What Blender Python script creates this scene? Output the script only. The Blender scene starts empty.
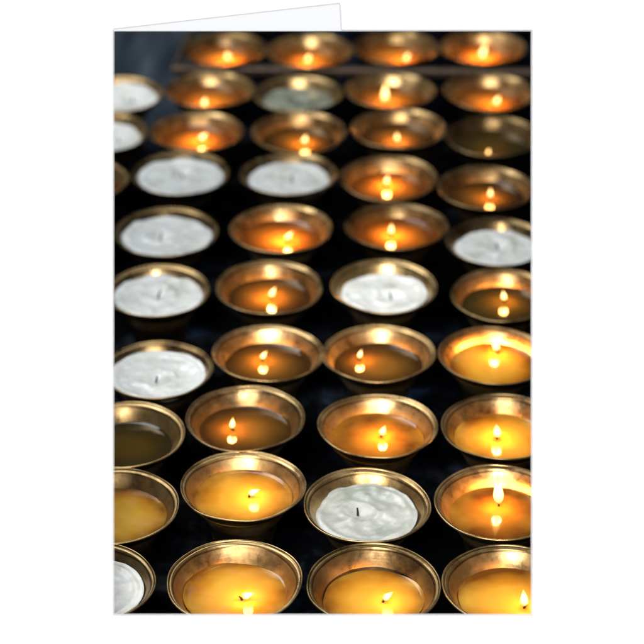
import bpy, math, random
from mathutils import Vector, noise
random.seed(7)
sc=bpy.context.scene
col=sc.collection
sc.view_settings.view_transform='Standard'
try: sc.view_settings.look='None'
except Exception: pass
# ------------------------------------------------------------ helpers
def link(o,parent=None):
    col.objects.link(o)
    if parent: o.parent=parent
    return o
def mesh_obj(name,verts,faces,mat=None,smooth=True,parent=None):
    me=bpy.data.meshes.new(name); me.from_pydata(verts,[],faces); me.update()
    if smooth:
        for p in me.polygons: p.use_smooth=True
    if mat: me.materials.append(mat)
    return link(bpy.data.objects.new(name,me),parent)
def lathe(name,prof,n,mat,wob=0.0,seed=0,mat2=None,split=0):
    v=[];f=[]
    for i,(r,z) in enumerate(prof):
        for k in range(n):
            a=2*math.pi*k/n
            w=1+wob*noise.noise(Vector((math.cos(a)*1.3+seed,math.sin(a)*1.3,z*20)))
            zz=z+wob*0.03*noise.noise(Vector((math.cos(a)*1.1+seed*3,math.sin(a)*1.1,5)))*(z/0.055)
            v.append((r*w*math.cos(a),r*w*math.sin(a),zz))
    m=len(prof)
    for i in range(m-1):
        for k in range(n):
            k2=(k+1)%n
            f.append((i*n+k,i*n+k2,(i+1)*n+k2,(i+1)*n+k))
    f.append(tuple(reversed(range(n)))); f.append(tuple((m-1)*n+k for k in range(n)))
    me=bpy.data.meshes.new(name); me.from_pydata(v,[],f); me.update()
    me.materials.append(mat)
    if mat2: me.materials.append(mat2)
    for pi,p in enumerate(me.polygons):
        p.use_smooth=True
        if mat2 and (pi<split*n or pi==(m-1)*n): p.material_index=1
    return me
def newmat(name):
    m=bpy.data.materials.new(name); m.use_nodes=True
    nt=m.node_tree; b=nt.nodes['Principled BSDF']
    return m,nt,b
def N(nt,t,**k):
    n=nt.nodes.new(t)
    for a,b in k.items(): setattr(n,a,b)
    return n
def ramp(nt,fac,stops):
    r=N(nt,'ShaderNodeValToRGB'); els=r.color_ramp.elements
    while len(els)<len(stops): els.new(0.5)
    for e,(p,c) in zip(els,stops): e.position=p; e.color=(*c,1)
    nt.links.new(fac,r.inputs[0]); return r
def noisef(nt,scale,detail=4,vec=None,rough=0.6):
    n=N(nt,'ShaderNodeTexNoise'); n.inputs['Scale'].default_value=scale
    n.inputs['Detail'].default_value=detail; n.inputs['Roughness'].default_value=rough
    if vec: nt.links.new(vec,n.inputs['Vector'])
    return n
def objvec(nt,k=7.0):
    tc=N(nt,'ShaderNodeTexCoord'); oi=N(nt,'ShaderNodeObjectInfo')
    m=N(nt,'ShaderNodeVectorMath',operation='SCALE'); c=N(nt,'ShaderNodeCombineXYZ')
    for s in 'XYZ': nt.links.new(oi.outputs['Random'],c.inputs[s])
    nt.links.new(c.outputs[0],m.inputs[0]); m.inputs['Scale'].default_value=k
    a=N(nt,'ShaderNodeVectorMath',operation='ADD')
    nt.links.new(tc.outputs['Object'],a.inputs[0]); nt.links.new(m.outputs[0],a.inputs[1])
    return a.outputs[0],tc,oi
def bump(nt,b,h,strength,dist):
    bp=N(nt,'ShaderNodeBump'); bp.inputs['Strength'].default_value=strength; bp.inputs['Distance'].default_value=dist
    nt.links.new(h,bp.inputs['Height']); nt.links.new(bp.outputs[0],b.inputs['Normal'])

# ------------------------------------------------------------ materials
def brass_mat(name,stops,r0,r1,bs,metal=0.92,lines=False):
    m,nt,b=newmat(name)
    v,tc,oi=objvec(nt)
    n1=noisef(nt,34,8,v,0.62)
    r=ramp(nt,n1.outputs['Fac'],stops)
    hs=N(nt,'ShaderNodeHueSaturation'); mr=N(nt,'ShaderNodeMapRange'); mr.inputs['To Min'].default_value=0.58; mr.inputs['To Max'].default_value=1.15
    nt.links.new(oi.outputs['Random'],mr.inputs['Value']); nt.links.new(mr.outputs[0],hs.inputs['Value']); nt.links.new(r.outputs[0],hs.inputs['Color'])
    outc=hs.outputs[0]
    n3=noisef(nt,120,4,v); height=n3.outputs['Fac']
    if lines:
        ml=N(nt,'ShaderNodeVectorMath',operation='MULTIPLY'); ml.inputs[1].default_value=(1,1,0)
        nt.links.new(tc.outputs['Object'],ml.inputs[0])
        ln=N(nt,'ShaderNodeVectorMath',operation='LENGTH'); nt.links.new(ml.outputs[0],ln.inputs[0])
        # engraved dark rim lines at fixed radii
        k=N(nt,'ShaderNodeMath',operation='MULTIPLY'); k.inputs[1].default_value=25.0; nt.links.new(ln.outputs['Value'],k.inputs[0])
        W=(1,1,1)
        rl=ramp(nt,k.outputs[0],[(0.0,W),(0.893,W),(0.905,(0.14,0.11,0.09)),(0.919,W),(0.953,W),(0.964,(0.15,0.12,0.10)),(0.976,W)])
        mx=N(nt,'ShaderNodeMixRGB',blend_type='MULTIPLY'); mx.inputs[0].default_value=1
        nt.links.new(outc,mx.inputs[1]); nt.links.new(rl.outputs[0],mx.inputs[2]); outc=mx.outputs[0]
        # turning marks: fine rings from the radius, broken by noise
        cx=N(nt,'ShaderNodeCombineXYZ'); nt.links.new(ln.outputs['Value'],cx.inputs['X'])
        sp=N(nt,'ShaderNodeSeparateXYZ'); nt.links.new(v,sp.inputs[0])
        k2=N(nt,'ShaderNodeMath',operation='MULTIPLY'); k2.inputs[1].default_value=0.02; nt.links.new(sp.outputs['X'],k2.inputs[0]); nt.links.new(k2.outputs[0],cx.inputs['Y'])
        nr=noisef(nt,1300,3,cx.outputs[0]); 
        ad=N(nt,'ShaderNodeMath',operation='MULTIPLY_ADD'); ad.inputs[1].default_value=0.4
        nt.links.new(nr.outputs['Fac'],ad.inputs[0]); nt.links.new(height,ad.inputs[2]); height=ad.outputs[0]
    nt.links.new(outc,b.inputs['Base Color'])
    b.inputs['Metallic'].default_value=metal
    n2=noisef(nt,60,6,v,0.7)
    r2=ramp(nt,n2.outputs['Fac'],[(0.35,(r0,)*3),(0.65,(r1,)*3)])
    nt.links.new(r2.outputs[0],b.inputs['Roughness'])
    bump(nt,b,height,bs,0.0006)
    return m
BRASS=brass_mat('antique_brass',[(0.32,(0.12,0.065,0.028)),(0.43,(0.42,0.26,0.10)),(0.58,(0.58,0.38,0.16)),(0.75,(0.76,0.53,0.25))],0.20,0.44,0.20,0.88,True)
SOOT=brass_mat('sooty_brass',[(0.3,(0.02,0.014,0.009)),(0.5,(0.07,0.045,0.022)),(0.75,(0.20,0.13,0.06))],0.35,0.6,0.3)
def pool_mat(name,inner,mid,outer,rough=0.06,sss=0.0,edge0=0.3,edge1=0.95,bumpd=0.0006,namp=0.6,cloud=None):
    m,nt,b=newmat(name)
    v,tc,oi=objvec(nt)
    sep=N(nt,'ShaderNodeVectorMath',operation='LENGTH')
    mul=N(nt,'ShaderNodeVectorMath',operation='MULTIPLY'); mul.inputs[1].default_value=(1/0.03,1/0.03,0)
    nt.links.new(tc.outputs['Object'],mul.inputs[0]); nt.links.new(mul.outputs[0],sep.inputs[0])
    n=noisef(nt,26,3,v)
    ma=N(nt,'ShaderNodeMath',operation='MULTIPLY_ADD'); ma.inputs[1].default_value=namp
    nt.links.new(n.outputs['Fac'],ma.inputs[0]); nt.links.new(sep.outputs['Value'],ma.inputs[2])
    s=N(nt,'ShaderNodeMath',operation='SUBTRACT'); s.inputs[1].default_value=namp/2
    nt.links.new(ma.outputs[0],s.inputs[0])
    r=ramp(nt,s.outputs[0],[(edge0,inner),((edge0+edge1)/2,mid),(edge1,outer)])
    outc=r.outputs[0]
    if cloud:
        nc=noisef(nt,30,3,v,0.45); rc=ramp(nt,nc.outputs['Fac'],[(0.42,(0,0,0)),(0.72,(0.7,)*3)])
        mx=N(nt,'ShaderNodeMixRGB'); mx.inputs[2].default_value=(*cloud,1)
        nt.links.new(rc.outputs[0],mx.inputs[0]); nt.links.new(outc,mx.inputs[1]); outc=mx.outputs[0]
    nr=noisef(nt,50,3,v); rr=ramp(nt,nr.outputs['Fac'],[(0.4,(rough,)*3),(0.65,(rough*2.6,)*3)]); nt.links.new(rr.outputs[0],b.inputs['Roughness'])
    nt.links.new(outc,b.inputs['Base Color'])
    b.inputs['IOR'].default_value=1.42
    if sss>0:
        b.inputs['Subsurface Weight'].default_value=sss
        b.inputs['Subsurface Radius'].default_value=(1,0.45,0.15)
        b.inputs['Subsurface Scale'].default_value=0.010
    n2=noisef(nt,65,2,v)
    bump(nt,b,n2.outputs['Fac'],0.4,bumpd)
    return m
MATS={
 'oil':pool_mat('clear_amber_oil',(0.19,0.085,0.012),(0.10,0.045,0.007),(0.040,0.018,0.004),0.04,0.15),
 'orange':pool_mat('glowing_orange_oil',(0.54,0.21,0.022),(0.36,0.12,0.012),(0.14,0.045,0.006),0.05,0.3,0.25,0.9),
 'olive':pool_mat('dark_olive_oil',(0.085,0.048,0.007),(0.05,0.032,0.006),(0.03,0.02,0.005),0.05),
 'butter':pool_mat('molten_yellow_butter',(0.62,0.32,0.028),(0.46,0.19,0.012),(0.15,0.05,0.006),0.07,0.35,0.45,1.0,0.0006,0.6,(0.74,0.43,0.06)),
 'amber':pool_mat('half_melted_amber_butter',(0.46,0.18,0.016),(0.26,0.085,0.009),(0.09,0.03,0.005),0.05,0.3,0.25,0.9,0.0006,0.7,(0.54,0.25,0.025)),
}
def wax_mat(name,c0,c1,c2,rough):
    m,nt,b=newmat(name)
    v,tc,oi=objvec(nt)
    n=noisef(nt,48,7,v,0.6)
    r=ramp(nt,n.outputs['Fac'],[(0.30,c0),(0.44,c1),(0.60,c2)])
    nt.links.new(r.outputs[0],b.inputs['Base Color'])
    nr=noisef(nt,60,3,v); rr=ramp(nt,nr.outputs['Fac'],[(0.4,(0.2,)*3),(0.65,(rough,)*3)]); nt.links.new(rr.outputs[0],b.inputs['Roughness'])
    b.inputs['Subsurface Weight'].default_value=0.7
    b.inputs['Subsurface Radius'].default_value=(1,0.85,0.65)
    b.inputs['Subsurface Scale'].default_value=0.003
    n2=noisef(nt,150,6,v,0.65)
    bump(nt,b,n2.outputs['Fac'],0.5,0.0007)
    return m
MATS['wax']=wax_mat('white_solid_wax',(0.62,0.62,0.54),(0.83,0.83,0.76),(0.94,0.93,0.87),0.42)
MATS['grey']=wax_mat('grey_cream_wax',(0.32,0.34,0.29),(0.46,0.47,0.41),(0.60,0.60,0.54),0.35)
MATS['dull']=wax_mat('greenish_clouded_wax',(0.08,0.09,0.06),(0.18,0.20,0.14),(0.36,0.37,0.29),0.2)
WICK,nt,b=newmat('charred_wick'); 
n=noisef(nt,900,3); r=ramp(nt,n.outputs['Fac'],[(0.4,(0.006,0.005,0.004)),(0.7,(0.05,0.03,0.02))]); nt.links.new(r.outputs[0],b.inputs['Base Color']); b.inputs['Roughness'].default_value=0.9
def flame_mat():
    m=bpy.data.materials.new('flame_glow'); m.use_nodes=True; nt=m.node_tree; nt.nodes.clear()
    out=N(nt,'ShaderNodeOutputMaterial'); em=N(nt,'ShaderNodeEmission'); tr=N(nt,'ShaderNodeBsdfTransparent'); mx=N(nt,'ShaderNodeMixShader')
    tc=N(nt,'ShaderNodeTexCoord'); sp=N(nt,'ShaderNodeSeparateXYZ'); nt.links.new(tc.outputs['Object'],sp.inputs[0])
    mr=N(nt,'ShaderNodeMapRange'); mr.inputs['From Min'].default_value=0; mr.inputs['From Max'].default_value=1.0
    nt.links.new(sp.outputs['Z'],mr.inputs['Value'])
    r=ramp(nt,mr.outputs[0],[(0.0,(1.0,0.28,0.04)),(0.25,(1.0,0.58,0.18)),(0.6,(1.0,0.66,0.25)),(1.0,(1.0,0.36,0.05))])
    nt.links.new(r.outputs[0],em.inputs['Color'])
    rs=ramp(nt,mr.outputs[0],[(0.0,(0.15,)*3),(0.3,(0.9,)*3),(0.7,(1,)*3),(1.0,(0.35,)*3)])
    ms=N(nt,'ShaderNodeMath',operation='MULTIPLY'); ms.inputs[1].default_value=5.0
    nt.links.new(rs.outputs[0],ms.inputs[0]); nt.links.new(ms.outputs[0],em.inputs['Strength'])
    lw=N(nt,'ShaderNodeLayerWeight'); lw.inputs['Blend'].default_value=0.35
    nt.links.new(lw.outputs['Facing'],mx.inputs[0]); nt.links.new(em.outputs[0],mx.inputs[1]); nt.links.new(tr.outputs[0],mx.inputs[2])
    nt.links.new(mx.outputs[0],out.inputs['Surface'])
    return m
FLAME=flame_mat()
def table_mat():
    m,nt,b=newmat('dark_glint_table')
    tc=N(nt,'ShaderNodeTexCoord')
    n=noisef(nt,22,4,tc.outputs['Object'],0.6)
    r=ramp(nt,n.outputs['Fac'],[(0.4,(0.0003,0.0004,0.0006)),(0.60,(0.001,0.0015,0.003)),(0.72,(0.010,0.022,0.055))])  # dark base; faint cool glints put into the colour as blue specks
    # blue-grey streaks at the far left, in place of a blurred background
    mp=N(nt,'ShaderNodeMapping'); mp.inputs['Rotation'].default_value=(0,0,0.5); mp.inputs['Scale'].default_value=(18,3,1)
    nt.links.new(tc.outputs['Object'],mp.inputs[0])
    ns=noisef(nt,1.0,2,mp.outputs[0]); rs=ramp(nt,ns.outputs['Fac'],[(0.38,(0.015,0.020,0.028)),(0.55,(0.045,0.058,0.072)),(0.70,(0.11,0.13,0.145))])
    sp=N(nt,'ShaderNodeSeparateXYZ'); nt.links.new(tc.outputs['Object'],sp.inputs[0])
    mr=N(nt,'ShaderNodeMapRange'); mr.inputs['From Min'].default_value=-0.10; mr.inputs['From Max'].default_value=-0.15
    nt.links.new(sp.outputs['X'],mr.inputs['Value'])
    mr2=N(nt,'ShaderNodeMapRange'); mr2.inputs['From Min'].default_value=0.34; mr2.inputs['From Max'].default_value=0.46
    nt.links.new(sp.outputs['Y'],mr2.inputs['Value'])
    mm=N(nt,'ShaderNodeMath',operation='MULTIPLY'); nt.links.new(mr.outputs[0],mm.inputs[0]); nt.links.new(mr2.outputs[0],mm.inputs[1])
    mx=N(nt,'ShaderNodeMixRGB'); nt.links.new(mm.outputs[0],mx.inputs[0]); nt.links.new(r.outputs[0],mx.inputs[1]); nt.links.new(rs.outputs[0],mx.inputs[2])
    nt.links.new(mx.outputs[0],b.inputs['Base Color'])
    b.inputs['Roughness'].default_value=0.4
    rsx=ramp(nt,n.outputs['Fac'],[(0.5,(0.02,)*3),(0.72,(0.3,)*3)]); nt.links.new(rsx.outputs[0],b.inputs['Specular IOR Level'])
    n2=noisef(nt,60,3,tc.outputs['Object']); bump(nt,b,n2.outputs['Fac'],0.12,0.002)
    return m
TABLE=table_mat()
RAILM,nt,b=newmat('worn_dark_rail_metal')
n=noisef(nt,30,5); r=ramp(nt,n.outputs['Fac'],[(0.38,(0.08,0.06,0.05)),(0.65,(0.44,0.30,0.20))]); nt.links.new(r.outputs[0],b.inputs['Base Color']); b.inputs['Metallic'].default_value=0.8; b.inputs['Roughness'].default_value=0.35
def paper(name,c,var=0.0):
    m,nt,b=newmat(name)
    tc=N(nt,'ShaderNodeTexCoord')
    n=noisef(nt,400,3,tc.outputs['Object']); r=ramp(nt,n.outputs['Fac'],[(0.3,tuple(x-var for x in c)),(0.7,c)])
    nt.links.new(r.outputs[0],b.inputs['Base Color']); b.inputs['Roughness'].default_value=0.85
    b.inputs['Specular IOR Level'].default_value=0.1
    return m
WHITE=paper('white_seamless_paper',(0.94,0.94,0.94))
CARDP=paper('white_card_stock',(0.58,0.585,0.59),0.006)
EDGEP=paper('card_cut_edge',(0.36,0.36,0.37),0.01)
BACKM=paper('black_light_block',(0.012,0.012,0.014))  # for the added unseen panel behind the backdrop

# ------------------------------------------------------------ camera and its plane maths
RIM=0.055; H=0.737; PITCH=math.radians(30); D=H/math.tan(PITCH); F=2000.0
cam_loc=Vector((0,-D,RIM+H))
fwd=Vector((0,math.cos(PITCH),-math.sin(PITCH))); up=Vector((0,math.sin(PITCH),math.cos(PITCH)))
def spot(px,py,z=RIM):
    d=fwd+Vector(((px-322)/F,0,0))+up*((322-py)/F)
    t=(z-cam_loc.z)/d.z
    return cam_loc+d*t
cd=bpy.data.cameras.new('camera'); cam=bpy.data.objects.new('camera',cd); col.objects.link(cam); sc.camera=cam
cam.location=cam_loc; cam.rotation_euler=(math.radians(60),0,0)
cd.sensor_width=36; cd.lens=36*F/644; cd.clip_start=0.05; cd.clip_end=50
cd.dof.use_dof=True; cd.dof.focus_distance=1.23; cd.dof.aperture_fstop=0.1118/0.0160

# ------------------------------------------------------------ lamps
INN=[(0.0390,0.0557),(0.0384,0.0548),(0.0379,0.0551),(0.0366,0.0542),(0.0361,0.0533),(0.0345,0.0513),(0.0315,0.0466),(0.0285,0.0408),(0.0240,0.0330),(0.0150,0.0265),(0.004,0.0255)]
OUT=[(0.0150,0.0),(0.0190,0.0),(0.0197,0.0022),(0.0180,0.0045),(0.0186,0.0100),(0.0205,0.0220),(0.0240,0.0330),(0.0292,0.0430),(0.0352,0.0505),(0.0392,0.0545),(0.0400,0.0552),(0.0400,0.0558),(0.0395,0.0562)]
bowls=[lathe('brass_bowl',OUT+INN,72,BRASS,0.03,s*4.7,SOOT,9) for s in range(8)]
def inner_r(z):
    for (r0,z0),(r1,z1) in zip(INN,INN[1:]):
        if z1<=z<=z0 and z0!=z1: return r1+(r0-r1)*(z-z1)/(z0-z1)
    return 0.03
def pool(name,R,kind,seed,wx,wy):
    rings,n=34,80; v=[(0,0,0)];f=[]
    solid=kind in('wax','dull','grey')
    amp=0.0012 if solid else 0.00006
    def hz(x,y,rr):
        p=Vector((x*60+seed*9.1,y*60,seed)); h=amp*noise.noise(p)+amp*0.5*noise.noise(p*2.7)
        if solid:
            d=math.hypot(x-wx,y-wy)
            wb=noise.noise(Vector((x*110,y*110,seed*2)))
            h-=0.0030*math.exp(-(d/0.0075)**2)
            h+=0.0013*math.exp(-((d-0.0118+wb*0.004)/0.0024)**2)*(0.75+0.6*noise.noise(Vector((x*90,y*90,seed+8))))
            h+=0.0008*max(0,noise.noise(Vector((x*150+seed,y*150,3))))
            h+=0.0009*math.exp(-((rr-0.86)/0.06)**2)
        if rr>0.94: h+=0.0007*(rr-0.94)/0.06      # meniscus
        return h
    v[0]=(0,0,hz(0,0,0))
    for i in range(1,rings+1):
        rr=i/rings
        for k in range(n):
            a=2*math.pi*k/n; x=R*rr*math.cos(a); y=R*rr*math.sin(a)
            v.append((x,y,hz(x,y,rr)))
    for k in range(n): f.append((0,1+k,1+(k+1)%n))
    for i in range(rings-1):
        for k in range(n):
            a=1+i*n+k; b2=1+i*n+(k+1)%n; f.append((a,a+n,b2+n,b2))
    me=bpy.data.meshes.new(name); me.from_pydata(v,[],f); me.update()
    for p in me.polygons: p.use_smooth=True
    me.materials.append(MATS[kind]); return me
def wick_mesh(h,lean,seed):
    v=[];f=[];n=8;m=6
    for i in range(m):
        t=i/(m-1); r=0.0007*(1.25-0.5*t)*(1+0.3*noise.noise(Vector((t*5,seed,0))))
        cx=lean*h*t*t; cz=h*t
        for k in range(n):
            a=2*math.pi*k/n; v.append((cx+r*math.cos(a),r*math.sin(a),cz+0.3*r*math.sin(a*3)))
    for i in range(m-1):
        for k in range(n): f.append((i*n+k,i*n+(k+1)%n,(i+1)*n+(k+1)%n,(i+1)*n+k))
    f.append(tuple((m-1)*n+k for k in range(n)))
    me=bpy.data.meshes.new('wick'); me.from_pydata(v,[],f); me.update()
    for p in me.polygons: p.use_smooth=True
    me.materials.append(WICK); return me
FP=[(0.03,0),(0.14,0.06),(0.225,0.18),(0.25,0.30),(0.215,0.46),(0.15,0.64),(0.08,0.80),(0.03,0.93),(0.004,1.0)]
def flame_mesh(bend):
    me=lathe('flame',FP,20,FLAME)
    for vv in me.vertices: vv.co.x+=bend*vv.co.z**2
    return me
flames=[flame_mesh(b) for b in (0.05,0.15,0.3,-0.12)]

# (x, y, rim width, content, drop of the surface below rim, (flame x, flame y, height mm, tilt), light factor)
L=[
(88,583,134,'wax',7,None,1),
(236,581,137,'butter',10,(242,600,8,.9),1),
(373,584,135,'butter',11,(383,602,8,.7),.8),
(509,586,136,'butter',11,(524,608,12,0),1),
(118,505,128,'butter',8,None,1),
(243,486,126,'butter',9,(249,497,8,.8),1.1),
(363,505,128,'grey',7.5,(358,512,0,0),1),
(500,502,130,'amber',11,(499,506,21,-.1),2.2),
(125,435,121,'olive',10,None,1),
(246,420,120,'oil',10,(233,430,8,-.2),.9),
(377,427,121,'amber',10,(381,437,8,.3),1.6),
(502,427,121,'butter',10,(497,439,10,0),1.8),
(157,371,113,'wax',4.5,(156,380,0,0),1),
(268,354,112,'oil',10,(262,361,7,.2),1),
(380,354,113,'oil',10,(359,360,7,.2),1),
(492,356,113,'butter',9,(498,352,9,-.5),2.4),
(158,291,105,'wax',4.5,(158,294,0,0),1),
(269,287,107,'oil',9,(271,299,9,.1),1.6),
(383,286,107,'wax',7,(391,296,0,0),1),
(503,295,104,'olive',9,(504,302,8,0),1.3),
(167,232,106,'wax',4,(160,236,0,0),1),
(282,229,103,'orange',9,(286,242,9,.4),1.5),
(398,227,103,'orange',9,(391,236,9,0),.95),
(495,241,100,'wax',6.5,(498,246,0,0),1),
(181,173,102,'wax',3.5,(183,175,0,0),1),
(290,175,100,'wax',5.5,(292,178,0,0),1),
(389,178,98,'orange',9,(386,186,8,.2),1),
(485,188,97,'oil',9,(490,199,8,0),.7),
(79,180,100,'orange',9,None,1),
(195,133,97,'orange',9,(200,142,9,.5),1.1),
(299,131,96,'oil',9,(304,145,8,.2),1.5),
(399,129,96,'oil',9,(397,143,8,0),1.5),
(493,136,95,'olive',9,(488,156,5,0),.8),
(104,133,96,'wax',6,(118,140,0,0),1),
(124,95,91,'wax',4.5,(132,99,0,0),1),
(208,91,91,'orange',9,(203,108,9,.4),1.1),
(297,95,90,'dull',8,(300,102,0,0),1),
(388,91,91,'orange',9,(385,104,18,0),.75),
(488,92,90,'orange',9,(495,106,9,.3),.9),
(227,50,86,'orange',9,(228,62,9,0),1.2),
(311,51,86,'orange',9,(307,64,9,.2),1.0),
(396,48,86,'orange',9,(406,63,9,0),1.1),
(481,48,86,'orange',9,(481,60,14,.2),1.5),
]
pos=[]
for l in L:
    p=spot(l[0],l[1]); R=l[2]*(p-cam_loc).dot(fwd)/F/2
    R=min(0.0415,max(0.0388,R)); pos.append([p.x,p.y,R])
for it in range(60):
    for i in range(len(pos)):
        for j in range(i+1,len(pos)):
            dx=pos[j][0]-pos[i][0]; dy=pos[j][1]-pos[i][1]; d=math.hypot(dx,dy); m=(pos[i][2]+pos[j][2])*1.004
            if d<m:
                k=(m-d)/2/d; pos[i][0]-=dx*k; pos[i][1]-=dy*k; pos[j][0]+=dx*k; pos[j][1]+=dy*k
DESC={'wax':'filled with solid white wax','grey':'filled with grey-cream wax','dull':'with dull greenish clouded wax','butter':'full of molten yellow butter',
 'amber':'with half-melted amber butter','oil':'with clear dark amber oil','orange':'with glowing orange oil','olive':'with dark olive oil'}
EN={'butter':0.66,'orange':1.3,'oil':1.15,'amber':0.95,'olive':0.9}
for i,(l,(x,y,R)) in enumerate(zip(L,pos)):
    kind=l[3]; s=R/0.04; fl=l[5]
    e=bpy.data.objects.new('butter_lamp',None); e.empty_display_size=0.02; e.location=(x,y,0); link(e)
    lit=bool(fl and fl[2]>0)
    e['label']='brass butter lamp %s, %s'%(DESC[kind],'burning' if lit else 'unlit')
    e['category']='butter lamp'; e['group']='brass butter lamps standing in rows'
    bo=link(bpy.data.objects.new('brass_bowl',bowls[i%8]),e)
    bo.scale=(s,s,1); bo.rotation_euler=(random.uniform(-.02,.02),random.uniform(-.02,.02),random.uniform(0,6.28))
    z=RIM-l[4]/1000.0
    Rp=inner_r(z)*s+0.0007
    wx=wy=0
    if fl:
        w=spot(fl[0],fl[1],z); wx,wy=w.x-x,w.y-y
        q=math.hypot(wx,wy); 
        if q>Rp*0.85: wx*=Rp*0.85/q; wy*=Rp*0.85/q
    pn='wax_fill' if kind in('wax','dull','grey') else 'molten_butter'
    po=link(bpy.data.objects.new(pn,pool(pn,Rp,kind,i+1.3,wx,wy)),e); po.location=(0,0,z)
    if fl:
        hw=0.0035 if lit else 0.0065
        wk=link(bpy.data.objects.new('wick',wick_mesh(hw,random.uniform(-.5,.5),i)),e)
        wk.location=(wx,wy,z-0.0008 if lit else z-0.0035)
        if lit:
            h=fl[2]/1000*1.1
            fo=link(bpy.data.objects.new('flame',flames[[1,2,0,3][i%4] if fl[2]<13 else 0]),e)
            fw=random.uniform(0.85,1.05)*min(1,0.0115/h)**0.75
            fo.location=(wx,wy,z+0.0016); fo.scale=(h*fw,h*fw,h)
            fo.rotation_euler=(random.uniform(-.05,.05),fl[3]+random.uniform(-.05,.1),0)
            ld=bpy.data.lights.new('flame_light','POINT'); ld.energy=0.056*(min(h,0.017)/0.0104)*EN[kind]*l[6]; ld.color=(1.0,0.44,0.11); ld.shadow_soft_size=0.003
            lo=link(bpy.data.objects.new('flame_light',ld),e); lo.location=(wx+math.sin(fl[3])*h*.5,wy,z+0.0016+min(h*0.7,.010))

# ------------------------------------------------------------ table and rail
tb=mesh_obj('table_top',[(-1.2,-0.38,0),(1.2,-0.38,0),(1.2,1.8,0),(-1.2,1.8,0)],[(0,1,2,3)],TABLE,False); tb['kind']='structure'
def bar(name,a,b,w,h0,h1,mat,parent):
    d=(b-a); d.z=0; d.normalize(); n=Vector((-d.y,d.x,0))*w/2; c=0.0012
    v=[];f=[]
    for P in (a,b):
        for off,z in ((-1,h0),(-1,h1-c),(-1+2*c/w,h1),(1-2*c/w,h1),(1,h1-c),(1,h0)):
            q=P+n*off; v.append((q.x,q.y,z))
    for k in range(6): f.append((k,(k+1)%6,6+(k+1)%6,6+k))
    f.append((5,4,3,2,1,0)); f.append((6,7,8,9,10,11))
    return mesh_obj(name,v,f,mat,False,parent)
tr=bpy.data.objects.new('lamp_tray',None); link(tr)
tr['label']='brown metal tray edge in front of a row of lamps'; tr['category']='tray'
pa=spot(172,68,0.05); pb=spot(545,72,0.05); pc=spot(196,20,0.05)
bar('front_rail',pa,pb,0.010,0.046,0.052,RAILM,tr)
bar('side_rail',pa+Vector((0.002,0.006,0)),pc,0.005,0.046,0.0515,RAILM,tr)
for t in (0.02,0.98):
    q=pa.lerp(pb,t); bar('leg',q,q+Vector((0.006,0,0)),0.005,0.0,0.0465,RAILM,tr)

# ------------------------------------------------------------ card and seamless paper
rot=(math.radians(60),0,0)
DB=1.152
def plane_at(depth): return cam_loc+fwd*depth
def panel_with_hole(name,depth,outer,inner,th,mat,parent=None,kind=None):
    k=depth/F
    def P(px,py,z): return ((px-322)*k,(322-py)*k,z)
    x0,y0,x1,y1=outer; a0,b0,a1,b1=inner; v=[]
    for z in (0,-th):
        v+= [P(x0,y0,z),P(x1,y0,z),P(x1,y1,z),P(x0,y1,z),P(a0,b0,z),P(a1,b0,z),P(a1,b1,z),P(a0,b1,z)]
    f=[]
    for i in range(4):
        j=(i+1)%4
        f.append((i,4+i,4+j,j)); f.append((8+i,8+j,12+j,12+i)); f.append((4+i,12+i,12+j,4+j)); f.append((i,j,8+j,8+i))
    o=mesh_obj(name,v,f,mat,False,parent); 
    return o
ybot=322+ (plane_at(DB).z/math.cos(PITCH))*F/DB - 3
pb_=panel_with_hole('backdrop',DB,(-700,-230,1344,ybot),(112.5,29.5,532.5,615.5),0.001,WHITE)
pb_.location=plane_at(DB); pb_.rotation_euler=rot; pb_['kind']='structure'
bk=panel_with_hole('backdrop_light_block',DB+.003,(-700,-230,1344,ybot-2),(111,28,534,617),0.003,BACKM)  # unseen black panel added to keep bounce from the backdrop's rear off the lamps
bk.location=plane_at(DB+.003); bk.rotation_euler=rot; bk['kind']='structure'
yb=plane_at(DB).y-math.sin(PITCH)*(plane_at(DB).z/math.cos(PITCH))
fp=mesh_obj('paper_floor',[(-0.7,yb-1.2,0.001),(0.7,yb-1.2,0.001),(0.7,yb+0.0005,0.001),(-0.7,yb+0.0005,0.001)],[(0,1,2,3)],WHITE,False); fp['kind']='structure'
DC=DB-.0035
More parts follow.
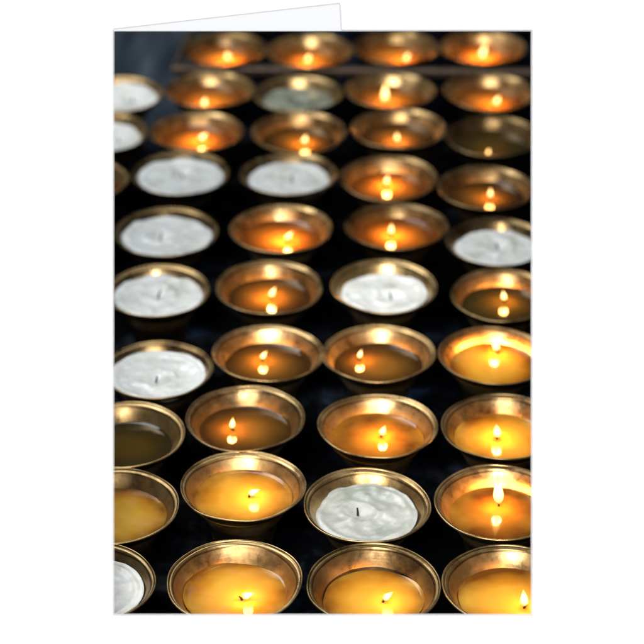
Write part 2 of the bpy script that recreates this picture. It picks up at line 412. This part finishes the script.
gc=bpy.data.objects.new('greeting_card',None); gc.location=plane_at(DC); gc.rotation_euler=rot; link(gc)
gc['label']='white folded greeting card standing open on white paper'; gc['category']='greeting card'
cf=panel_with_hole('front_panel',DC,(113.2,30.2,531.9,614.9),(114,31,531,614),0.0005,CARDP,gc)
k=DC/F
def Q(px,py,z): return ((px-322)*k,(322-py)*k,z)
poly=[(113.2,30.6),(113.2,28.5),(339.6,2.8),(341.2,30.6)]
v=[Q(a,b2,-0.0009) for a,b2 in poly]+[Q(a,b2,-0.0013) for a,b2 in poly]
mesh_obj('back_panel',v,[(3,2,1,0),(4,5,6,7),(0,1,5,4),(1,2,6,5),(2,3,7,6),(3,0,4,7)],CARDP,False,gc)
poly2=[(113.0,29.0),(113.0,28.1),(340.2,2.2),(342,30.4),(341.2,30.6),(339.4,3.2)]
v=[Q(a,b2,-0.0005) for a,b2 in poly2]+[Q(a,b2,-0.0014) for a,b2 in poly2]
f=[(0,5,2,1),(5,4,3,2),(6,7,8,11),(11,8,9,10)]
for i in range(6): f.append((i,(i+1)%6,6+(i+1)%6,6+i))
eo=mesh_obj('back_panel_edge',v,f,EDGEP,False,gc)

# ------------------------------------------------------------ light
def area(name,loc,target,size,energy,color,sy=None):
    ld=bpy.data.lights.new(name,'AREA'); ld.shape='RECTANGLE' if sy else 'SQUARE'; ld.size=size; ld.energy=energy; ld.color=color
    if sy: ld.size_y=sy
    o=bpy.data.objects.new(name,ld); col.objects.link(o); o.location=loc
    o.rotation_euler=(Vector(target)-Vector(loc)).to_track_quat('-Z','Y').to_euler(); return o
area('softbox_light',(-0.2,-2.0,1.9),(0,-0.3,0.2),1.3,90,(1,1,1))
area('back_fill_light',(-0.7,0.7,1.7),(0,0.15,0),1.8,25,(0.86,0.93,1.0),0.6)  # cool overhead area light added behind the board to brighten the back rows
w=bpy.data.worlds.new('World'); sc.world=w; w.use_nodes=True
w.node_tree.nodes['Background'].inputs[0].default_value=(0.5,0.65,1.0,1); w.node_tree.nodes['Background'].inputs[1].default_value=0.03
